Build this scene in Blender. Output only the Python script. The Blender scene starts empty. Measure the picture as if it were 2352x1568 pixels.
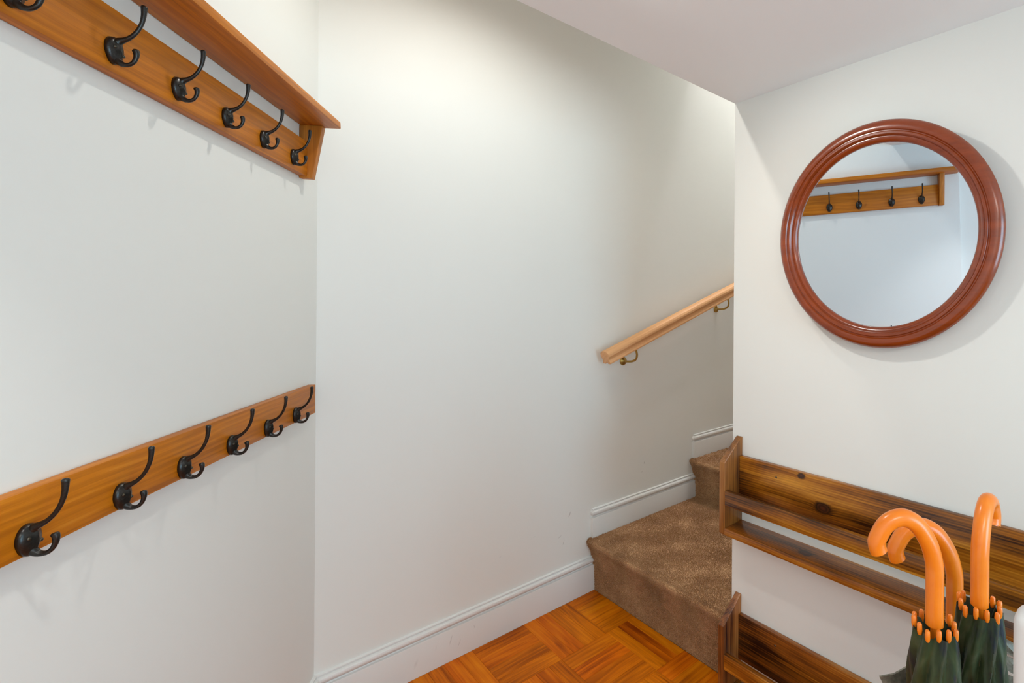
import bpy, bmesh, math, random
from mathutils import Vector, Matrix
random.seed(7)
sc = bpy.context.scene
COL = sc.collection

# ------------------------------------------------------------------ camera
cam_d = bpy.data.cameras.new('camera'); cam = bpy.data.objects.new('camera', cam_d); COL.objects.link(cam)
cam_d.sensor_width = 36; cam_d.lens = 17.5185; cam_d.shift_x = -0.18027; cam_d.shift_y = -0.03765
cam_d.clip_start = 0.02
Rv = Vector((0.68266, -0.73070, 0.00696)); Uv = Vector((-0.00475, 0.00508, 0.99998)); Fv = Vector((0.73072, 0.68267, 0.0))
M = Matrix(((Rv.x, Uv.x, -Fv.x, 0), (Rv.y, Uv.y, -Fv.y, 0), (Rv.z, Uv.z, -Fv.z, 1.3), (0, 0, 0, 1)))
cam.matrix_world = M
sc.camera = cam

# ------------------------------------------------------------------ light
sc.view_settings.view_transform = 'Standard'; sc.view_settings.look = 'None'
sc.view_settings.gamma = 1.0; sc.view_settings.use_curve_mapping = False
sc.view_settings.exposure = -0.01
w = bpy.data.worlds.new('daylight'); sc.world = w; w.use_nodes = True
w.node_tree.nodes['Background'].inputs[0].default_value = (0.62, 0.78, 1.0, 1)
w.node_tree.nodes['Background'].inputs[1].default_value = 1.0

def lamp(name, kind, loc, power, color, size, rot=None, size_y=None, spot=None, blend=.75):
    l = bpy.data.lights.new(name, kind); l.energy = power; l.color = color
    if kind == 'AREA':
        l.shape = 'RECTANGLE'; l.size = size; l.size_y = size_y
    else:
        l.shadow_soft_size = size
    if spot: l.spot_size = spot; l.spot_blend = blend
    o = bpy.data.objects.new(name, l); COL.objects.link(o); o.location = loc
    if rot: o.rotation_euler = rot
    return o
WARM = (1.0, 0.93, 0.82)
for lx, pw in ((0.32, 2.4), (0.72, 15.5)):
    lamp('stairwell_downlight', 'SPOT', (lx, 1.33, 2.52), pw, (1.0, 0.965, 0.905), 0.03, (0, 0, 0), spot=math.radians(166), blend=.75)
lamp('entry_downlight', 'SPOT', (0.02, 0.48, 1.94), 11, (0.98, 0.97, 0.95), 0.03, Vector((-.05, .14, -1.0)).to_track_quat('-Z', 'Y').to_euler(), spot=math.radians(80), blend=.7)
lamp('soffit_downlight', 'SPOT', (0.52, 0.90, 1.945), 14, (0.97, 0.97, 0.93), 0.03, Vector((0.77, -0.48, -0.80)).to_track_quat('-Z', 'Y').to_euler(), spot=math.radians(108), blend=1.0)
lamp('landing_light', 'POINT', (2.557, 1.46, 4.6), 94, (0.97, 0.96, 1.0), 0.06)
lamp('hall_added_fill', 'AREA', (-0.5, -0.9, 1.955), 17, (1.0, 0.96, 0.90), 0.6, (0, 0, 0), 0.6)  # added fill, no known fitting: warm ambient light from behind the camera
lamp('window_daylight', 'AREA', (0.75, -2.02, 1.15), 32, (0.47, 0.79, 1.0), 1.0, (math.radians(90), 0, 0), 1.3)

# ------------------------------------------------------------------ material helpers
class NT:
    def __init__(s, name):
        s.m = bpy.data.materials.new(name); s.m.use_nodes = True
        s.t = s.m.node_tree; s.n = s.t.nodes; s.b = s.n['Principled BSDF']
    def node(s, typ, ins=None, **kw):
        nd = s.n.new(typ)
        for k, v in kw.items(): setattr(nd, k, v)
        for k, v in (ins or {}).items(): s.set(nd.inputs[k], v)
        return nd
    def set(s, sock, v):
        if hasattr(v, 'is_linked'): s.t.links.new(v, sock)
        else: sock.default_value = v
    def coord(s, which='Object'): return s.node('ShaderNodeTexCoord').outputs[which]
    def mapping(s, vec, scale=(1, 1, 1), loc=(0, 0, 0), rot=(0, 0, 0)):
        return s.node('ShaderNodeMapping', {'Vector': vec, 'Scale': scale, 'Location': loc, 'Rotation': rot}).outputs[0]
    def noise(s, vec, scale, detail=4, rough=.55, dist=0.0):
        return s.node('ShaderNodeTexNoise', {'Vector': vec, 'Scale': scale, 'Detail': detail, 'Roughness': rough, 'Distortion': dist}).outputs[0]
    def math(s, op, a, b=0.0, c=None, clamp=False):
        nd = s.node('ShaderNodeMath', operation=op, use_clamp=clamp)
        s.set(nd.inputs[0], a); s.set(nd.inputs[1], b)
        if c is not None: s.set(nd.inputs[2], c)
        return nd.outputs[0]
    def vmath(s, op, a, b=(0, 0, 0)):
        nd = s.node('ShaderNodeVectorMath', operation=op)
        s.set(nd.inputs[0], a); s.set(nd.inputs[1], b)
        return nd.outputs['Value'] if op in ('LENGTH', 'DOT_PRODUCT', 'DISTANCE') else nd.outputs[0]
    def ramp(s, fac, stops):
        nd = s.node('ShaderNodeValToRGB', {'Fac': fac})
        e = nd.color_ramp.elements
        while len(e) < len(stops): e.new(0.5)
        for el, (p, c) in zip(e, stops): el.position = p; el.color = (*c, 1)
        return nd.outputs[0]
    def mix(s, fac, a, b, mode='MIX'):
        nd = s.node('ShaderNodeMixRGB', blend_type=mode)
        s.set(nd.inputs[0], fac); s.set(nd.inputs[1], a if hasattr(a, 'is_linked') or len(a) == 4 else (*a, 1)); s.set(nd.inputs[2], b if hasattr(b, 'is_linked') or len(b) == 4 else (*b, 1))
        return nd.outputs[0]
    def bump(s, h, strength, dist=0.002):
        s.set(s.b.inputs['Normal'], s.node('ShaderNodeBump', {'Height': h, 'Strength': strength, 'Distance': dist}).outputs[0])
    def fin(s, col=None, rough=None, metal=None, **kw):
        if col is not None: s.set(s.b.inputs['Base Color'], col if hasattr(col, 'is_linked') else (*col, 1))
        if rough is not None: s.set(s.b.inputs['Roughness'], rough)
        if metal is not None: s.set(s.b.inputs['Metallic'], metal)
        for k, v in kw.items(): s.set(s.b.inputs[k], v)
        return s.m

def srgb(h):
    v = [int(h[i:i + 2], 16) / 255 for i in (0, 2, 4)]
    return tuple(x / 12.92 if x <= .04045 else ((x + .055) / 1.055) ** 2.4 for x in v)

def m_paint(name, col, rough=.6, marks=None, bump=.04):
    k = NT(name); co = k.coord()
    big = k.noise(co, 1.7, 3)
    c = k.mix(k.math('MULTIPLY', big, .10), col, tuple(x * .93 for x in col))
    fine = k.noise(co, 160, 3)
    if marks:                       # scuffs: (x, z, half length, half width, tilt, strength)
        sep = k.node('ShaderNodeSeparateXYZ', {0: co})
        tot = None
        wob = k.noise(co, 90, 3)
        for (x, z, l, wd, an, st) in marks:
            dx = k.math('SUBTRACT', sep.outputs[0], x); dz = k.math('SUBTRACT', sep.outputs[2], z)
            ca, sa = math.cos(an), math.sin(an)
            u = k.math('ADD', k.math('MULTIPLY', dx, ca / l), k.math('MULTIPLY', dz, sa / l))
            v = k.math('ADD', k.math('MULTIPLY', dx, -sa / wd), k.math('MULTIPLY', dz, ca / wd))
            d = k.math('SQRT', k.math('ADD', k.math('MULTIPLY', u, u), k.math('MULTIPLY', v, v)))
            f = k.math('MULTIPLY', k.math('SUBTRACT', k.math('ADD', 1.35, k.math('MULTIPLY', wob, -.8)), d), st, clamp=True)
            f = k.math('MINIMUM', f, st)
            tot = f if tot is None else k.math('MAXIMUM', tot, f)
        c = k.mix(tot, c, (.10, .085, .07))
    k.bump(fine, bump, .001)
    return k.fin(c, rough)

def m_wood(name, dark, mid, light, rough=.35, axis=0, knots=(), ring=26, fine=150, contrast=1.0, spec=.5, coat=0.0, blotch=.35, rand=True, lines=.5, warpk=22.0, kwarp=34.0, vary=.36, streak=.45):
    """Grain runs along the object's local axis."""
    k = NT(name); co = k.coord()
    oi = k.node('ShaderNodeObjectInfo').outputs['Random'] if rand else None
    rot = {0: (0, 0, 0), 1: (0, 0, math.radians(-90)), 2: (0, math.radians(90), 0)}[axis]
    v = k.mapping(co, rot=rot)
    kn = None
    kw = k.vmath('SCALE', k.vmath('SUBTRACT', k.node('ShaderNodeTexNoise', {'Vector': co, 'Scale': 55, 'Detail': 2}).outputs[1], (.5, .5, .5)))
    kw.node.inputs['Scale'].default_value = .010
    kco = k.vmath('ADD', co, kw)
    for (x, y, z, r) in knots:
        d = k.vmath('LENGTH', k.mapping(kco, (1 / (r * (1.5 if axis == 0 else 1)), 1 / (r * (1.5 if axis == 1 else 1)), 1 / (r * (1.5 if axis == 2 else 1))), (-x / (r * (1.5 if axis == 0 else 1)), -y / (r * (1.5 if axis == 1 else 1)), -z / (r * (1.5 if axis == 2 else 1)))))
        g = k.math('POWER', 2.718, k.math('MULTIPLY', k.math('MULTIPLY', d, d), -.55))
        kn = g if kn is None else k.math('MAXIMUM', kn, g)
    off = None
    if rand:
        off = k.node('ShaderNodeCombineXYZ', {0: k.math('MULTIPLY', oi, 31.7), 1: k.math('MULTIPLY', oi, 17.3), 2: k.math('MULTIPLY', oi, 53.1)}).outputs[0]
        v = k.vmath('ADD', v, off)
    warp = k.noise(k.mapping(v, (1.6, 7, 7)), 1.0, 3, .5)
    # growth rings: stretched distance field with warp (and pushed round the knots)
    sep = k.node('ShaderNodeSeparateXYZ', {0: v})
    base = k.math('ADD', k.math('MULTIPLY', sep.outputs[1], .8), k.math('MULTIPLY', sep.outputs[2], 1.0))
    ph = k.math('ADD', k.math('MULTIPLY', base, ring * 6.283), k.math('MULTIPLY', warp, warpk))
    if kn is not None: ph = k.math('ADD', ph, k.math('MULTIPLY', kn, kwarp))
    rings = k.math('MULTIPLY_ADD', k.math('SINE', ph), .5, .5)
    rings = k.math('POWER', rings, 1.6)
    fib = k.noise(k.mapping(v, (5, fine, fine)), 1.0, 5, .62)
    stk = k.noise(k.mapping(v, (1.3, fine * .33, fine * .33)), 1.0, 3, .6, .4)
    blo = k.noise(k.mapping(v, (3.0, 9, 9)), 1.0, 3, .5)
    f = k.math('ADD', k.math('MULTIPLY', rings, .30 * lines * 2), k.math('MULTIPLY', fib, .40))
    f = k.math('ADD', f, k.math('MULTIPLY', k.math('SUBTRACT', stk, .32), streak))
    f = k.math('ADD', f, k.math('MULTIPLY', k.math('SUBTRACT', blo, .5), blotch * 2))
    f = k.math('MULTIPLY_ADD', k.math('SUBTRACT', f, .42), contrast, .5)
    c = k.ramp(f, [(.12, dark), (.48, mid), (.85, light)])
    if rand:
        hv = k.node('ShaderNodeHueSaturation', {'Color': c, 'Value': k.math('MULTIPLY_ADD', oi, vary, 1 - vary / 2), 'Hue': k.math('MULTIPLY_ADD', k.math('FRACT', k.math('MULTIPLY', oi, 7.3)), .012, .494)})
        c = hv.outputs[0]
    if kn is not None:
        kc = k.ramp(kn, [(.25, tuple(x * .8 for x in dark)), (.55, (.012, .005, .002)), (.66, (.075, .022, .006)), (.80, (.030, .008, .003)), (.97, (.085, .022, .008))])
        c = k.mix(k.math('MULTIPLY', k.math('SUBTRACT', kn, .16), 2.6, clamp=True), c, kc)
    k.bump(fib, .08, .0012)
    rr = k.math('MULTIPLY_ADD', fib, .2, rough - .1)
    return k.fin(c, rr, **{'Specular IOR Level': spec, 'Coat Weight': coat, 'Coat Roughness': .18})

WALLC = (.852, .856, .812)
M_WALL = m_paint('matt_white_wall_paint', WALLC)
M_WALLB = m_paint('matt_white_wall_paint_scuffed', WALLC, marks=[
    (1.218, .372, .016, .0035, 1.15, .55), (1.170, .290, .012, .0025, .45, .4), (1.188, .258, .012, .0022, 1.2, .45),
    (1.646, .500, .010, .0022, 1.45, .55), (1.632, .458, .006, .0020, 1.0, .5), (.905, .30, .006, .002, .4, .2), (1.05, .33, .006, .002, .2, .2)])
M_CEIL = m_paint('matt_white_ceiling_paint', (.93, .935, .92))
M_TRIM = m_paint('satin_white_gloss_paint', (.81, .80, .77), .35, bump=.015)
M_SKIRT = m_paint('satin_white_skirting_paint', (.81, .80, .77), .35, bump=.015, marks=[
    (.715, .075, .022, .0025, 1.3, .35), (.745, .050, .018, .002, 1.15, .3), (.665, .07, .015, .0018, 1.5, .2), (.80, .085, .010, .003, 1.9, .25), (.60, .05, .02, .006, 1.2, .12)])
M_OAK = m_wood('oiled_oak', srgb('864400'), srgb('C6740C'), srgb('E69C32'), .45, 0, ring=60, fine=300, contrast=1.0, lines=.16, blotch=.22, rand=False, warpk=40, spec=.3, streak=.5)
M_OAKV = m_wood('oiled_oak_upright_grain', srgb('9A5818'), srgb('CC802E'), srgb('E2A050'), .45, 2, ring=60, fine=300, lines=.16, blotch=.2, rand=False, warpk=30, spec=.3, streak=.5)
DK, MD, LT = srgb('2E1304'), srgb('96560E'), srgb('CE8C2A')
M_PINE = m_wood('dark_stained_pine_back_board', DK, MD, LT, .32, 0, knots=[(.323, -.0165, .150, .0125), (.252, -.0165, .226, .006), (.60, -.0165, .20, .006)], ring=150, contrast=1.25, lines=.16, blotch=.62, coat=.15, warpk=34, kwarp=16, vary=.15, fine=190, streak=.75)
M_PINE2 = m_wood('dark_stained_pine_plain_board', DK, MD, LT, .32, 0, ring=140, contrast=1.25, lines=.16, blotch=.66, coat=.15, warpk=40, vary=.15, fine=190, streak=.75)
M_PINEL = m_wood('dark_stained_pine_ledge_board', DK, MD, LT, .32, 0, knots=[(.288, -.051, .024, .010)], ring=150, contrast=1.25, lines=.16, blotch=.62, coat=.15, warpk=34, kwarp=16, vary=.15, fine=190, streak=.75)
M_PINEV = m_wood('dark_stained_pine_side', srgb('32140A'), srgb('88501E'), srgb('B4783C'), .34, 2, ring=120, contrast=1.15, lines=.12, blotch=.6, coat=.15, warpk=26, vary=.15, fine=180, streak=.7)
M_FLOOR = m_wood('orange_oak_parquet', srgb('8C3C00'), srgb('D66E00'), srgb('F09010'), .5, 0, ring=46, fine=240, contrast=1.05, lines=.16, blotch=.5, coat=.0, spec=.15, warpk=52, vary=.12, streak=.6)
M_FLOORGAP = NT('dark_parquet_joint').fin((.20, .07, .008), .7)
M_BEECH = m_wood('pale_pine_handrail', srgb('C98F58'), srgb('E8B07C'), srgb('F2C494'), .45, 0, ring=60, contrast=.7, lines=.15, blotch=.15, rand=False, spec=.3)
M_MAHOG = m_wood('polished_mahogany', srgb('4A1606'), srgb('903C10'), srgb('B65A1A'), .22, 1, ring=18, fine=120, contrast=.5, lines=.15, blotch=.2, coat=.5, rand=False, streak=.3)
def m_iron():
    k = NT('black_cast_iron'); n = k.noise(k.coord(), 420, 3)
    k.bump(n, .25, .0006)
    return k.fin(k.ramp(n, [(.3, (.010, .009, .008)), (.8, (.030, .027, .022))]), .28, .25)
M_IRON = m_iron()
M_SCREW = NT('dull_steel_screw').fin((.09, .08, .06), .4, .9)
M_BRASS = NT('aged_brass').fin((.42, .26, .07), .30, 1.0)
M_GLASS = NT('mirror_glass').fin((.80, .865, .945), .0, 1.0)
def m_carpet(nm, a, b, c_):
    k = NT(nm); co = k.coord()
    n = k.noise(co, 330, 2, .6); g = k.noise(co, 9, 4, .6)
    f = k.math('ADD', k.math('MULTIPLY', n, .75), k.math('MULTIPLY', g, .35))
    k.bump(n, .5, .003)
    return k.fin(k.ramp(f, [(.34, a), (.55, b), (.76, c_)]), 1.0, **{'Specular IOR Level': .1, 'Sheen Weight': .25})
CA = (srgb('7C5230'), srgb('B2855A'), srgb('E2BA8C'))
M_CARPET = m_carpet('brown_carpet_backing', *CA)
M_PILE = m_carpet('brown_carpet_pile', *CA)
def m_orange():
    k = NT('orange_lacquer'); n = k.noise(k.coord(), 30, 3)
    return k.fin(k.ramp(n, [(.3, srgb('F07A0C')), (.7, srgb('FA8A1E'))]), .30, **{'Coat Weight': .25, 'Coat Roughness': .2})
M_ORANGE = m_orange()
def m_fabric():
    k = NT('dark_green_umbrella_nylon'); co = k.coord()
    p = k.noise(k.mapping(co, (1, 1, .55)), 24, 3, .6, .8)
    q = k.noise(k.mapping(co, (1, 1, .3)), 60, 4, .6)
    c = k.ramp(k.math('ADD', k.math('MULTIPLY', p, .8), k.math('MULTIPLY', q, .2)), [(.38, (.006, .009, .018)), (.45, (.018, .032, .010)), (.57, (.040, .060, .020)), (.72, (.095, .105, .060))])
    k.bump(k.noise(k.mapping(co, (1, 1, .25)), 130, 4), .35, .002)
    return k.fin(c, .42, **{'Sheen Weight': .15, 'Sheen Roughness': .4, 'Specular IOR Level': .35})
M_FABRIC = m_fabric()
def m_pewter():
    k = NT('patinated_grey_metal'); n = k.noise(k.coord(), 45, 5, .65)
    k.bump(n, .5, .004)
    return k.fin(k.ramp(n, [(.3, (.09, .085, .065)), (.5, (.22, .21, .16)), (.7, (.38, .36, .30))]), k.math('MULTIPLY_ADD', n, .3, .35), .15)
M_PEWTER = m_pewter()
M_WHITE = NT('smooth_white_lacquer').fin((.78, .775, .765), .45)

# ------------------------------------------------------------------ mesh helpers
def link(name, me, mat, parent=None, smooth=True):
    o = bpy.data.objects.new(name, me); COL.objects.link(o)
    if mat: me.materials.append(mat)
    if parent: o.parent = parent
    if smooth:
        for p in me.polygons: p.use_smooth = True
        try: me.set_sharp_from_angle(angle=math.radians(32))
        except Exception: pass
    return o
def from_bm(name, bm, mat, parent=None, smooth=True):
    bmesh.ops.recalc_face_normals(bm, faces=bm.faces)
    me = bpy.data.meshes.new(name); bm.to_mesh(me); bm.free()
    return link(name, me, mat, parent, smooth)
def add_box(bm, lo, hi, bev=0.0, seg=2):
    r = bmesh.ops.create_cube(bm, size=1)
    vs = r['verts']
    c = [(a + b) / 2 for a, b in zip(lo, hi)]; s = [b - a for a, b in zip(lo, hi)]
    for v in vs: v.co = Vector((v.co.x * s[0] + c[0], v.co.y * s[1] + c[1], v.co.z * s[2] + c[2]))
    if bev:
        es = list({e for v in vs for e in v.link_edges})
        bmesh.ops.bevel(bm, geom=es, offset=bev, segments=seg, profile=.5, affect='EDGES')
    return vs
def box(name, lo, hi, mat, parent=None, bev=0.0, seg=2):
    bm = bmesh.new(); add_box(bm, lo, hi, bev, seg)
    return from_bm(name, bm, mat, parent)
def prism(name, pts, axis, a, b, mat, parent=None, bev=0.0):
    """extrude a 2-D outline (in the other two axes, cyclic order) from a to b along axis"""
    bm = bmesh.new()
    def P(p, t):
        q = [0, 0, 0]; o = [i for i in range(3) if i != axis]
        q[o[0]], q[o[1]], q[axis] = p[0], p[1], t
        return bm.verts.new(q)
    A = [P(p, a) for p in pts]; B = [P(p, b) for p in pts]; n = len(pts)
    bm.faces.new(A); bm.faces.new(B[::-1])
    for i in range(n): bm.faces.new((A[i], A[(i + 1) % n], B[(i + 1) % n], B[i]))
    bmesh.ops.recalc_face_normals(bm, faces=bm.faces)
    if bev: bmesh.ops.bevel(bm, geom=list(bm.edges), offset=bev, segments=2, profile=.5, affect='EDGES')
    return from_bm(name, bm, mat, parent)
def catmull(pts, n=5):
    pts = [Vector(p) for p in pts]; out = []
    for i in range(len(pts) - 1):
        p0 = pts[max(i - 1, 0)]; p1 = pts[i]; p2 = pts[i + 1]; p3 = pts[min(i + 2, len(pts) - 1)]
        for j in range(n):
            t = j / n
            out.append(.5 * ((2 * p1) + (p2 - p0) * t + (2 * p0 - 5 * p1 + 4 * p2 - p3) * t * t + (3 * p1 - p0 - 3 * p2 + p3) * t ** 3))
    out.append(pts[-1]); return out
def lerp_list(r, n):
    out = []
    for i in range(len(r) - 1):
        for j in range(n): out.append(r[i] + (r[i + 1] - r[i]) * j / n)
    out.append(r[-1]); return out
def add_tube(bm, pts, rad, seg=12, cap=True, dome=True, flat=1.0, up=None):
    n = len(pts); rings = []; prev = None
    for i, p in enumerate(pts):
        t = (pts[min(i + 1, n - 1)] - pts[max(i - 1, 0)]).normalized()
        if prev is None:
            ref = up if up is not None else (Vector((1, 0, 0)) if abs(t.x) < .9 else Vector((0, 1, 0)))
            u = (ref - t * ref.dot(t)).normalized()
        else:
            u = (prev - t * prev.dot(t)).normalized()
        v = t.cross(u); prev = u
        r = rad[i] if isinstance(rad, (list, tuple)) else rad
        rings.append([bm.verts.new(p + u * math.cos(2 * math.pi * k / seg) * r + v * math.sin(2 * math.pi * k / seg) * r * flat) for k in range(seg)])
    for a, b in zip(rings, rings[1:]):
        for k in range(seg): bm.faces.new((a[k], a[(k + 1) % seg], b[(k + 1) % seg], b[k]))
    if cap:
        for ring, p, q in ((rings[0], pts[0], pts[1]), (rings[-1], pts[-1], pts[-2])):
            d = (p - q).normalized()
            r = (ring[0].co - p).length
            if dome:
                mid = [bm.verts.new(p + (vv.co - p) * .72 + d * r * .45) for vv in ring]
                for k in range(seg): bm.faces.new((ring[k], ring[(k + 1) % seg], mid[(k + 1) % seg], mid[k]))
                ap = bm.verts.new(p + d * r * .62)
                for k in range(seg): bm.faces.new((mid[k], mid[(k + 1) % seg], ap))
            else: bm.faces.new(ring)
def add_lathe(bm, prof, seg=96, axis_pt=(0, 0, 0), close=False):
    """prof: (radius, height) about local z"""
    rings = [[bm.verts.new((r * math.cos(2 * math.pi * k / seg) + axis_pt[0], r * math.sin(2 * math.pi * k / seg) + axis_pt[1], h + axis_pt[2])) for k in range(seg)] for r, h in prof]
    m = len(rings)
    for i in range(m if close else m - 1):
        a, b = rings[i], rings[(i + 1) % m]
        for k in range(seg): bm.faces.new((a[k], a[(k + 1) % seg], b[(k + 1) % seg], b[k]))
    return rings
def empty(name, loc=(0, 0, 0), rot=(0, 0, 0)):
    o = bpy.data.objects.new(name, None); COL.objects.link(o); o.location = loc; o.rotation_euler = rot
    o.empty_display_size = .05
    return o
def tag(o, label=None, cat=None, group=None, kind=None):
    if label: o['label'] = label
    if cat: o['category'] = cat
    if group: o['group'] = group
    if kind: o['kind'] = kind
    return o
def struct(o, label, cat): return tag(o, label, cat, kind='structure')
def copy_tree(o, parent=None):
    c = o.copy(); COL.objects.link(c)
    if parent: c.parent = parent
    for ch in list(o.children): copy_tree(ch, c)
    return c

# ------------------------------------------------------------------ frame of the place
YB = 1.8886            # wall_back plane (faces -y)
XC = 1.2955            # wall_right plane (faces -x)
YE = 1.041             # free edge of wall_right / of the low ceiling
ZC = 1.963             # low ceiling
P0 = Vector((0.3199, YB, 0)); D = Vector((0.49157, 0.87084, 0)); N = Vector((0.87084, -0.49157, 0))   # wall_left: P0 + s*D, faces N
SA = -1.268            # near end of wall_left
ANG_A = math.atan2(D.y, D.x)
E1 = P0 + SA * D
def A(s, o, z): return P0 + s * D + o * N + Vector((0, 0, z))

# walls
bm = bmesh.new(); add_box(bm, (-.35, YB, 0), (5.5, YB + .1, 5.0)); struct(from_bm('wall_back', bm, M_WALLB), 'long plain white wall running from the corner up beside the stairs', 'wall')
bm = bmesh.new(); add_box(bm, (SA, 0, 0), (.06, .10, 3.0)); o = from_bm('wall_left', bm, M_WALL); o.location = P0; o.rotation_euler = (0, 0, ANG_A)
struct(o, 'white wall at the left carrying the two coat racks', 'wall')
bm = bmesh.new(); add_box(bm, (-3.0, .05, 0), (SA, .15, ZC)); o = from_bm('wall_hall', bm, M_WALL); o.location = P0; o.rotation_euler = (0, 0, ANG_A)
struct(o, 'white wall set back past the near end of the coat racks', 'wall')
bm = bmesh.new(); add_box(bm, (XC, -2.1, 0), (XC + .1, YE, ZC)); struct(from_bm('wall_right', bm, M_WALL), 'white wall at the right behind the round mirror', 'wall')
bm = bmesh.new(); add_box(bm, (XC + .1, YE - .1, 0), (5.5, YE, 5.0)); add_box(bm, (-.4, YE - .06, ZC + .10), (XC + .1, YE, 3.0)); struct(from_bm('wall_stair', bm, M_WALL), 'white wall closing the near side of the stairs', 'wall')
bm = bmesh.new(); add_box(bm, (-1.25, -2.1, 0), (-1.15, -.62, ZC)); struct(from_bm('wall_side', bm, M_WALL), 'white wall at the far left of the hall', 'wall')
bm = bmesh.new()
add_box(bm, (-2.0, -2.1, 0), (XC, -2.03, .5)); add_box(bm, (-2.0, -2.1, 1.8), (XC, -2.03, ZC)); add_box(bm, (-2.0, -2.1, .5), (.2, -2.03, 1.8)); add_box(bm, (1.27, -2.1, .5), (XC, -2.03, 1.8))
struct(from_bm('wall_front', bm, M_WALL), 'white wall with a window opening behind the viewer', 'wall')
bm = bmesh.new(); add_box(bm, (5.5, YE - .1, 0), (5.6, YB + .1, 5.0)); struct(from_bm('wall_landing', bm, M_WALL), 'white end wall at the top of the stairs', 'wall')
bm = bmesh.new(); add_box(bm, (-2.1, -2.1, ZC), (XC + .1, YE, ZC + .10)); struct(from_bm('ceiling', bm, M_CEIL), 'low white ceiling ending at the stairwell edge', 'ceiling')
bm = bmesh.new(); add_box(bm, (-1.0, YE - .1, 3.0), (2.10, YB + .1, 3.1)); add_box(bm, (2.0, YE - .1, 3.1), (2.10, YB + .1, 5.0)); add_box(bm, (2.0, YE - .1, 5.0), (5.6, YB + .1, 5.1)); struct(from_bm('ceiling_stairwell', bm, M_CEIL), 'high white ceiling over the stairwell', 'ceiling')

# floor: dark bed, parquet strips laid in basket-weave squares
FL = box('floor', (-2.1, -2.1, -.06), (5.5, YB, -.006), M_FLOORGAP); struct(FL, 'orange oak parquet floor laid in basket weave squares', 'floor')
TX, TY = .204, .29
X0, Y0 = .995, 1.59
def strip_mesh(l, wd):
    bm = bmesh.new(); g = .0002
    add_box(bm, (g, g, -.006), (l - g, wd - g, 0))
    top = [e for e in bm.edges if all(v.co.z > -.001 for v in e.verts)]
    bmesh.ops.bevel(bm, geom=top, offset=.0006, segments=1, affect='EDGES')
    bmesh.ops.recalc_face_normals(bm, faces=bm.faces)
    me = bpy.data.meshes.new('parquet_strip'); bm.to_mesh(me); bm.free(); me.materials.append(M_FLOOR)
    return me
meshes = {}
far = bmesh.new()
XMAX, YMAX = 1.338, 1.8716
for i in range(-14, 2):
    for j in range(-12, 2):
        x0, y0 = X0 + i * TX, Y0 + j * TY; x1, y1 = x0 + TX, y0 + TY
        alongx = (i + j) % 2 == 1            # the square at (0, 0) has its strips along y
        for q in range(4):
            if alongx: a, b, cc, d = x0, y0 + q * TY / 4, x1, y0 + (q + 1) * TY / 4
            else: a, b, cc, d = x0 + q * TX / 4, y0, x0 + (q + 1) * TX / 4, y1
            cc, d = min(cc, XMAX), min(d, YMAX)
            if cc - a < .004 or d - b < .004: continue
            if (Vector((a, b, 0)) - P0).dot(N) < -.25: continue
            if x0 > .35 and y0 > .7:
                l, wd = (cc - a, d - b) if alongx else (d - b, cc - a)
                key = (round(l, 4), round(wd, 4))
                if key not in meshes: meshes[key] = strip_mesh(l, wd)
                o = bpy.data.objects.new('parquet_strip', meshes[key]); COL.objects.link(o); o.parent = FL
                if alongx: o.location = (a, b, 0)
                else: o.location = (cc, b, 0); o.rotation_euler = (0, 0, math.pi / 2)
            else:
                g = .0004
                add_box(far, (a + g, b + g, -.006), (cc - g, d - g, 0))
tag(from_bm('parquet_strips', far, M_FLOOR, FL, smooth=False), kind='stuff')

# ------------------------------------------------------------------ skirting
SK = [(.017, 0), (.017, .1130), (.0163, .1150), (.0085, .1165), (.0070, .1195), (.0085, .1230), (.0140, .1255), (.0175, .1305), (.0180, .1360), (.0160, .1410), (.0110, .1440), (.0070, .1452), (.0068, .1475), (.0088, .1490), (.0085, .1515), (.0055, .1535), (0, .154)]
def skirt(name, rings, mat):
    """rings: list of functions (o, z) -> point, the profile swept through them"""
    bm = bmesh.new(); R = []
    for f in rings: R.append([bm.verts.new(f(o, z)) for o, z in SKP])
    for a, b in zip(R, R[1:]):
        for k in range(len(SKP) - 1): bm.faces.new((a[k], a[k + 1], b[k + 1], b[k]))
    bm.faces.new(R[0]); bm.faces.new(R[-1][::-1])
    return from_bm(name, bm, mat)
SKP = SK
mit = Vector((0, -1, 0)) + N; mit = mit / mit.dot(N)           # mitre in the corner
struct(skirt('baseboard_back', [lambda o, z: P0 + mit * o + Vector((0, 0, z)), lambda o, z: Vector((1.3405, YB - o, z))], M_SKIRT), 'white torus skirting board along the floor of the long wall', 'skirting')
struct(skirt('baseboard_left', [lambda o, z: A(SA, o, z), lambda o, z: P0 + mit * o + Vector((0, 0, z))], M_TRIM), 'white torus skirting board under the coat racks', 'skirting')
RISE = [0, .235, .446, .657, .868, 1.079]
GO = .665; XR = 1.3405
SKP = [(o, max(0, z - .022) if z > 0 else 0) for o, z in SK]
for k, nm, lb in ((1, 'trim_1', 'white stepped skirting board standing on the first carpeted stair'), (2, 'trim_2', 'white stepped skirting board standing on the second carpeted stair'), (3, 'trim_3', 'white stepped skirting board standing on the third carpeted stair')):
    xs = XR + (k - 1) * GO - .002; xe = XR + k * GO + .002; zz = RISE[k]
    struct(skirt(nm, [lambda o, z: Vector((xs - o + .006, YB, z + zz - .004)), lambda o, z: Vector((xs - o + .006, YB - o, z + zz - .004)), lambda o, z: Vector((xe, YB - o, z + zz - .004))], M_TRIM), lb, 'skirting')

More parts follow.
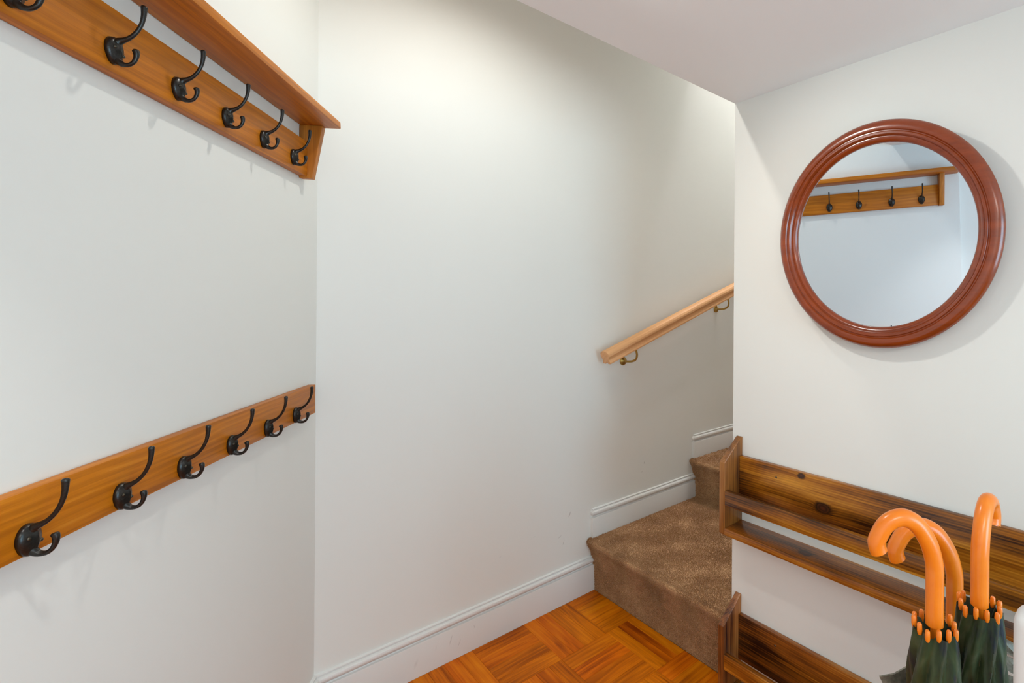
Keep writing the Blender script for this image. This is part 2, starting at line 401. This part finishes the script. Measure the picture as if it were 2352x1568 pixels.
# ------------------------------------------------------------------ stairs
stairs = empty('staircase', (XR, (YE + YB) / 2, 0)); tag(stairs, 'brown carpeted staircase rising between the long wall and the mirror wall', 'stairs')
def step_profile(k):
    z0, z1 = RISE[k], RISE[k + 1]; h = z1 - z0
    return [(0, z0 - .001), (-.002, z0 + .35 * h), (-.008, z0 + .62 * h), (-.020, z0 + .80 * h), (-.031, z0 + .885 * h), (-.0355, z0 + .93 * h), (-.035, z0 + .965 * h), (-.029, z0 + .99 * h), (-.018, z1 - .0004), (0, z1), (.30, z1 - .0005), (GO + .012, z1 - .001)]
rnd = random.Random(3)
for k in range(5):
    pr = catmull([(a, 0, b) for a, b in step_profile(k)], 4)
    ny = 26
    bm = bmesh.new(); G = []
    y0, y1 = YE + .001, YB - .0015
    for j in range(ny + 1):
        y = y0 + (y1 - y0) * j / ny
        G.append([bm.verts.new((p.x + k * GO + .0016 * math.sin(y * 31 + k) * (p.x < -.004), y - (YE + YB) / 2, p.z + (0.0012 * math.sin(y * 23 + p.x * 19)) * (p.x > .02 and p.x < .6))) for p in pr])
    for a, b in zip(G, G[1:]):
        for i in range(len(pr) - 1): bm.faces.new((a[i], a[i + 1], b[i + 1], b[i]))
    # closed side and underside
    for ring in (G[0], G[-1]):
        lo = bm.verts.new((GO + .012 + k * GO, ring[0].co.y, RISE[k] - .001)); bm.faces.new(ring + [lo])
    st = from_bm('step', bm, M_CARPET, stairs)
    if k < 3:
        dens = (105000, 60000, 20000)[k]
        vs, fs = [], []
        segs = [(pr[i], pr[i + 1]) for i in range(len(pr) - 1) if pr[i].x < GO - .002]
        L = [(b - a).length for a, b in segs]; T = sum(L)
        n_t = int(dens * T * (y1 - y0) / .72) if k == 0 else int(dens * T * (y1 - y0) / .72)
        for (a, b), l in zip(segs, L):
            t = (b - a).normalized(); nr = Vector((-t.z, 0, t.x))
            for q in range(int(n_t * l / T)):
                u, y = rnd.random(), y0 + .0035 + (y1 - y0 - .007) * rnd.random() - (YE + YB) / 2
                c0 = a + (b - a) * u + Vector((k * GO, y, 0))
                r = .0011 + .0006 * rnd.random(); hh = .0028 + .0022 * rnd.random(); an = rnd.random() * 2.1
                tilt = Vector((rnd.uniform(-1, 1), rnd.uniform(-1, 1), rnd.uniform(-1, 1))) * .0016
                e1 = Vector((0, 1, 0)); e2 = t
                i0 = len(vs)
                for m in range(3):
                    aa = an + 2.0944 * m
                    vs.append(c0 + e1 * math.cos(aa) * r + e2 * math.sin(aa) * r - nr * .0005)
                vs.append(c0 + nr * hh + tilt)
                fs += [(i0, i0 + 1, i0 + 3), (i0 + 1, i0 + 2, i0 + 3), (i0 + 2, i0, i0 + 3)]
        me = bpy.data.meshes.new('carpet_pile'); me.from_pydata([tuple(v) for v in vs], [], fs)
        tag(link('carpet_pile', me, M_PILE, st, smooth=False), kind='stuff')

# ------------------------------------------------------------------ handrail
hr0 = Vector((1.347, 0, 1.052)); hdir = Vector((.903, 0, .328)).normalized(); HL = 2.6
hrail = empty('handrail', (hr0.x, YB - .075, hr0.z), (0, -math.asin(hdir.z), 0)); tag(hrail, 'pale pine handrail on brass brackets sloping up the long wall', 'handrail')
# section in (y, z): +y towards the wall
sec = [(-.031, .006), (-.031, .016), (-.026, .025), (-.014, .031), (.003, .0325), (.018, .029), (.0275, .021), (.030, .010), (.027, 0), (.023, -.008), (.0235, -.016), (.026, -.022), (.026, -.029), (.008, -.0295), (.0075, -.024), (-.0085, -.024), (-.009, -.0295), (-.027, -.029), (-.0275, -.022), (-.0245, -.017), (-.022, -.010), (-.0245, -.002)]
ra = prism('rail', sec, 0, 0, HL, M_BEECH, hrail, .0008)
for bx, first in ((.140, True), (.862, False), (1.60, False)):
    bm = bmesh.new()
    add_tube(bm, catmull([(bx, .069, -.086), (bx + .006, .045, -.089), (bx + .014, .020, -.088), (bx + .024, .004, -.080), (bx + .032, -.001, -.062), (bx + .034, -.001, -.044), (bx + .034, -.001, -.029)], 4), .0052, 10)
    add_box(bm, (bx + .004, -.009, -.0305), (bx + .064, .007, -.0265), .001)
    br = from_bm('bracket', bm, M_BRASS, hrail)
    bm = bmesh.new()
    R = add_lathe(bm, [(0.0005, .012), (.007, .0105), (.012, .007), (.0185, .004), (.0205, .0)], 28)
    for v in bm.verts: v.co = Vector((bx + v.co.x, .0745 - v.co.z, -.086 + v.co.y))
    from_bm('rose', bm, M_BRASS, br)

# ------------------------------------------------------------------ coat racks (local x = along the wall, y = into the wall, z up)
def hook_mesh():
    bm = bmesh.new()
    # plate: flattened egg with a central ridge; outward is -y
    nr_, seg = 6, 28
    def outline(a):
        x, z = math.cos(a), math.sin(a)
        rx = .0155; rz = .0205 if z > 0 else .0215
        return x * rx * (1 - .16 * max(0, -z)), z * rz - .0 if z <= 0 else (abs(z) ** .85) * rz
    rings = []
    for i in range(nr_ + 1):
        f = 1 - i / nr_
        ring = []
        for k in range(seg):
            ox, oz = outline(2 * math.pi * k / seg)
            dome = .0045 + .0060 * (1 - f ** 2.2) + .0022 * max(0, 1 - abs(ox * f) / .004)
            ring.append((ox * f, -dome if i else -.0040, oz * f))
        rings.append(ring)
    base = [bm.verts.new((x, 0, z)) for x, y, z in rings[0]]
    V = [base] + [[bm.verts.new(p) for p in r] for r in rings[:-1]]
    for a, b in zip(V, V[1:]):
        for k in range(seg): bm.faces.new((a[k], a[(k + 1) % seg], b[(k + 1) % seg], b[k]))
    ap = bm.verts.new((0, -.0127, 0))
    for k in range(seg): bm.faces.new((V[-1][k], V[-1][(k + 1) % seg], ap))
    bm.faces.new(base)
    X = lambda l: [Vector((0, -a, b)) for a, b in l]
    up = catmull(X([(.003, .0085), (.008, .0150), (.0145, .0185), (.0215, .0235), (.029, .0330), (.0348, .0465), (.0374, .0605), (.0378, .0735)]), 4)
    add_tube(bm, up, lerp_list([.0066, .0054, .0038, .0030, .0027, .0027, .0032, .0040], 4), 12)
    lo = catmull(X([(.003, -.0110), (.0085, -.0172), (.0145, -.0198), (.0205, -.0190), (.0255, -.0145), (.0284, -.0075), (.0290, -.0005), (.0280, .0035)]), 4)
    add_tube(bm, lo, lerp_list([.0062, .0050, .0036, .0029, .0027, .0030, .0037, .0043], 4), 12)
    bmesh.ops.recalc_face_normals(bm, faces=bm.faces)
    me = bpy.data.meshes.new('hook'); bm.to_mesh(me); bm.free(); me.materials.append(M_IRON)
    for p in me.polygons: p.use_smooth = True
    return me
def screw_mesh(mat):
    bm = bmesh.new(); rings = add_lathe(bm, [(.0004, .0016), (.0013, .0015), (.0023, .0008), (.0026, 0)], 12)
    bm.faces.new(rings[0])
    for v in bm.verts: v.co = Vector((v.co.x, -v.co.z, v.co.y))
    bmesh.ops.recalc_face_normals(bm, faces=bm.faces)
    me = bpy.data.meshes.new('screw'); bm.to_mesh(me); bm.free(); me.materials.append(mat)
    for p in me.polygons: p.use_smooth = True
    return me
HOOK, SCREW = hook_mesh(), screw_mesh(M_SCREW)
def place_hook(parent, s, o, z):
    h = bpy.data.objects.new('hook', HOOK); COL.objects.link(h); h.parent = parent; h.location = (s, -o, z)
    for x, zz in ((-.0082, .0035), (.0082, -.0045)):
        q = bpy.data.objects.new('screw', SCREW); COL.objects.link(q); q.parent = h; q.location = (x, -.0088, zz)
HS = [-.209, -.360, -.507, -.655, -.799, -.955, -1.093]
rack = empty('coat_rack', P0, (0, 0, ANG_A)); tag(rack, 'oak coat rack with a shelf on top, the upper one on the left wall', 'coat rack')
BB = box('board', (-1.172, -.020, 1.6500), (-.122, -.0005, 1.7490), M_OAK, rack, .0022)
sh = box('shelf', (-.580, -.094, 0), (.580, -.0005, .0200), M_OAK, rack, .0025); sh.location = (-.680, 0, 1.7945); sh.rotation_euler = (math.radians(-3.3), 0, 0)
bp = [(-.0005, 1.646), (-.031, 1.646), (-.056, 1.7975), (-.0005, 1.7945)]
prism('bracket', bp, 0, -.124, -.102, M_OAKV, rack, .0012)
prism('bracket', bp, 0, -1.194, -1.172, M_OAKV, rack, .0012)
for s in HS: place_hook(rack, s, .020, 1.6822)
rail = empty('coat_rail', P0, (0, 0, ANG_A)); tag(rail, 'plain oak board with black double hooks, the lower one on the left wall', 'coat rack')
box('board', (-1.175, -.020, .9672), (-.0575, -.0005, 1.0515), M_OAK, rail, .0018)
for s in (-.186, -.332, -.482, -.633, -.777, -.929, -1.077): place_hook(rail, s, .020, .9885)

# ------------------------------------------------------------------ mirror
mir = empty('round_mirror', (XC - .0195, .538, 1.190), (0, 0, 0)); tag(mir, 'round wall mirror in a moulded mahogany frame', 'mirror')
mir.rotation_euler = (0, math.radians(-3.05), 0)
RO, RI = .2885, .2350
prof = [(RO - .004, 0), (RO, .006), (RO + .0005, .013), (RO - .003, .0195), (RO - .010, .0245), (RO - .018, .0265), (RO - .0245, .0252), (RO - .0272, .0215), (RO - .0290, .0215), (RO - .0315, .0240), (RO - .0360, .0238), (RO - .0395, .0195), (RO - .0405, .0165), (RO - .0430, .0165), (RO - .0460, .0175), (RO - .0500, .0155), (RI, .0105), (RI - .0005, .0045), (RI - .0005, 0)]
def mir_pt(v): return Vector((-v.z, v.x, v.y + .2862))        # disc faces -x
bm = bmesh.new(); add_lathe(bm, prof, 160, close=True)
for v in bm.verts: v.co = mir_pt(v.co)
from_bm('frame', bm, M_MAHOG, mir)
bm = bmesh.new(); rr = add_lathe(bm, [(RI + .002, .0015)] + [(r_, .0040 + r_ * r_ / 58) for r_ in [(RI + .002) * (1 - i / 24) for i in range(24)]], 128)
bm.faces.new(rr[0]); ap = bm.verts.new((0, 0, .0040))
for k in range(128): bm.faces.new((rr[-1][k], rr[-1][(k + 1) % 128], ap))
for v in bm.verts: v.co = mir_pt(v.co)
from_bm('glass', bm, M_GLASS, mir)

# ------------------------------------------------------------------ stained pine racks (local x = along the wall away from the stairs, -y = into the room, z up)
def make_wall_rack(m_back, m_rail, m_ledge):
    r = empty('wall_rack', (XC, 1.0225, .570), (0, 0, -math.pi / 2))
    LEN = 1.02; T = .0225; DEP = .0905
    # local: world x = XC + ly , world y = 1.0225 - lx ; room side is ly < 0
    side = [(-.0005, 0), (-.0005, .294), (-.004, .2945), (-DEP, .2275), (-DEP, .006), (-DEP + .005, 0)]
    prism('side_panel', side, 0, 0, T, M_PINEV, r, .0015)
    prism('side_panel', side, 0, LEN - T, LEN, M_PINEV, r, .0015)
    box('back_board', (T, -.0165, .092), (LEN - T, -.0005, .2350), m_back, r, .0018)
    box('front_rail', (T, -DEP, .0945), (LEN - T, -DEP + .0175, .1415), m_rail, r, .0022)
    box('ledge', (T, -DEP, .002), (LEN - T, -.0005, .0240), m_ledge, r, .0018)
    for x in (.165, .86):
        q = bpy.data.objects.new('screw', SCREW); COL.objects.link(q); q.parent = r; q.location = (x, -.0165, .200); q.scale = (1.25, 1, 1.25)
    return r
GR = 'stained pine racks under the mirror'
ra1 = make_wall_rack(M_PINE, M_PINE2, M_PINEL); tag(ra1, 'dark-stained pine wall rack with front rail, the upper one below the round mirror', 'rack', GR)
ra2 = make_wall_rack(M_PINE2, M_PINE2, M_PINE2); ra2.location.z = .570 - .5135
tag(ra2, 'dark-stained pine wall rack with front rail, the lower one nearest the floor', 'rack', GR)

# ------------------------------------------------------------------ umbrellas
Rh = Vector((.6831, -.7304, 0)); Fh = Vector((.7307, .6827, 0))
def umbrella(x, y, zb, wdir, scale, label, phase, lean=0.0):
    u = empty('umbrella', (x, y, 0)); tag(u, label, 'umbrella', 'orange-handled umbrellas in the stand')
    wd = wdir.normalized()
    s = scale
    cr = [(0, -.004), (0, .03), (0, .060), (.001, .084), (.009, .112), (.026, .138), (.047, .1475), (.068, .139), (.0810, .118), (.0815, .108), (.0785, .099)]
    pts = catmull([wd * (a * s) + Vector((0, 0, zb + b * s)) for a, b in cr], 6)
    bm = bmesh.new(); add_tube(bm, pts, .0122 * (1 if s < 1.05 else 1.08), 20, dome=False, up=wd.cross(Vector((0, 0, 1))))
    es = [e for e in bm.edges if len(e.link_faces) == 2 and any(len(f.verts) > 6 for f in e.link_faces)]
    bmesh.ops.bevel(bm, geom=es, offset=.0025, segments=2, affect='EDGES')
    from_bm('handle', bm, M_ORANGE, u)
    bm = bmesh.new(); add_tube(bm, [Vector((0, 0, .03)), Vector((0, 0, zb - .002))], .0058, 12, dome=False)
    from_bm('shaft', bm, M_ORANGE, u)
    # furled canopy: pleats with a spiral lean, open at the top where the rib tips stand
    zt = zb - .006
    bm = bmesh.new(); seg, nz = 144, 90; rings = []
    rp = [(0, .0265), (.06, .0305), (.2, .0345), (.4, .034), (.65, .027), (.88, .016), (1, .008)]
    for i in range(nz + 1):
        f = i / nz; z = zt - f * (zt - .090)
        for (f0, r0), (f1, r1) in zip(rp, rp[1:]):
            if f0 <= f <= f1: rad = r0 + (r1 - r0) * (f - f0) / (f1 - f0)
        ring = []
        for k in range(seg):
            a = 2 * math.pi * k / seg
            tw = phase + f * 3.0 + .9 * min(1, f * 3)
            pl = math.sin(8 * (a + tw)); pl2 = math.sin(19 * a + 34 * f + phase * 3 + 1.5 * math.sin(3 * a + 9 * f))
            rr_ = rad * (1 + .13 * pl + .05 * pl2 * min(1, f * 8))
            ring.append(bm.verts.new((rr_ * math.cos(a), rr_ * math.sin(a), z + (.0015 * math.cos(8 * (a + tw)) if i == 0 else 0))))
        rings.append(ring)
    for a, b in zip(rings, rings[1:]):
        for k in range(seg): bm.faces.new((a[k], a[(k + 1) % seg], b[(k + 1) % seg], b[k]))
    inner = [bm.verts.new((v.co.x * .55, v.co.y * .55, v.co.z - .028)) for v in rings[0]]
    for k in range(seg): bm.faces.new((rings[0][k], rings[0][(k + 1) % seg], inner[(k + 1) % seg], inner[k]))
    bm.faces.new(inner); bm.faces.new(rings[-1])
    from_bm('canopy', bm, M_FABRIC, u)
    for k in range(12):
        a = math.pi * 2 * k / 12 + math.pi / 16 - phase
        rr_ = .0262 + .0015 * math.sin(k * 2.3)
        b0 = Vector((rr_ * math.cos(a), rr_ * math.sin(a), zt - .004 + .002 * math.sin(k * 1.9)))
        d = Vector((math.cos(a) * .05, math.sin(a) * .05, 1)).normalized()
        bm = bmesh.new(); add_tube(bm, [b0, b0 + d * .004, b0 + d * .0130], [.0030, .0037, .0034], 12)
        from_bm('rib_tip', bm, M_ORANGE, u)
    bm = bmesh.new(); add_tube(bm, [Vector((0, 0, .022)), Vector((0, 0, .04)), Vector((0, 0, .10))], [.004, .0052, .0075], 12)
    from_bm('ferrule', bm, M_ORANGE, u)
    return u
umbrella(.742, .2315, .853, -Rh, 1.0, 'green umbrella whose orange crook, in front, hooks left and stands above its twin', .2)
umbrella(.8971, .2487, .758, -Rh + Fh * .05, 1.18, 'green umbrella whose lower orange crook curls left behind its taller twin', 1.1)
umbrella(.8120, .1917, .866, Rh * .64 + Fh * .70, .92, 'green umbrella with the orange crook turned away to the back, standing rightmost', .65)

# ------------------------------------------------------------------ umbrella stand with leaf-shaped plates
SX, SY = .832, .217
stand = empty('umbrella_stand', (SX, SY, 0)); tag(stand, 'grey patinated metal stand with leaf shapes holding the three umbrellas', 'umbrella stand')
bm = bmesh.new()
add_lathe(bm, [(.001, .002), (.128, .0), (.132, .006), (.125, .012), (.122, .02), (.130, .30), (.140, .585), (.144, .589), (.144, .596), (.139, .598), (.1365, .589), (.127, .30), (.119, .018), (.001, .014)], 56)
from_bm('body', bm, M_PEWTER, stand)
def leaf(pts, vein, lat, dep, bulge):
    """a plate with a raised vein; pts (sideways, up) from the stand's middle, facing the room"""
    bm = bmesh.new()
    cx = sum(p[0] for p in pts) / len(pts)
    def P(x, z, back): return Vector((0, 0, z)) + Rh * (x + lat) + Fh * (dep + bulge * abs(x - vein) / .03 * .35 + (.0028 if back else 0))
    n = len(pts); cz = sum(p[1] for p in pts) / n
    ring = [[bm.verts.new(P(vein + (x - vein) * f, cz + (z - cz) * f, bk)) for x, z in pts] for f, bk in ((1, 0), (.55, 0))]
    rb = [bm.verts.new(P(x, z, 1)) for x, z in pts]
    cf = bm.verts.new(P(vein, cz, 0) - Fh * .003); cb = bm.verts.new(P(vein, cz, 1))
    for k in range(n):
        k2 = (k + 1) % n
        bm.faces.new((ring[0][k], ring[0][k2], ring[1][k2], ring[1][k])); bm.faces.new((ring[1][k], ring[1][k2], cf))
        bm.faces.new((ring[0][k], rb[k], rb[k2], ring[0][k2])); bm.faces.new((rb[k2], rb[k], cb))
    return from_bm('leaf', bm, M_PEWTER, stand)
LC = .4097                                                   # the stand's middle measured sideways
leaf([(x - LC, z) for x, z in [(.288, .722), (.298, .708), (.303, .68), (.292, .64), (.276, .597), (.310, .598), (.340, .64), (.356, .70), (.352, .745), (.331, .7375), (.309, .730)]], .309 - LC, 0, .012, .02)
leaf([(x - LC, z) for x, z in [(.484, .772), (.500, .763), (.520, .752), (.545, .745), (.545, .715), (.528, .727), (.514, .734), (.502, .740), (.488, .750)]], .512 - LC, 0, .045, .02)
leaf([(x - LC, z) for x, z in [(.4955, .737), (.508, .733), (.525, .726), (.545, .72), (.545, .69), (.525, .702), (.508, .710), (.4985, .722)]], .52 - LC, 0, .043, .02)
leaf([(x - LC, z) for x, z in [(.497, .706), (.51, .704), (.525, .698), (.548, .69), (.548, .596), (.52, .597), (.500, .64), (.494, .68)]], .52 - LC, 0, .041, .02)
bm = bmesh.new(); add_tube(bm, catmull([Rh * .133 + Fh * .049 + Vector((0, 0, .592)), Rh * .128 + Fh * .049 + Vector((0, 0, .68)), Rh * .120 + Fh * .049 + Vector((0, 0, .755))], 5), [.005 - .0002 * i for i in range(11)], 10)
from_bm('stem', bm, M_PEWTER, stand)

# ------------------------------------------------------------------ white panel at the right edge
pn = box('upright_panel', (.628, -.42, 0), (.672, .1180, .967), M_WHITE, None, .014, 4)
tag(pn, 'smooth white upright panel with a rounded corner at the right edge, beside the umbrellas', 'panel')
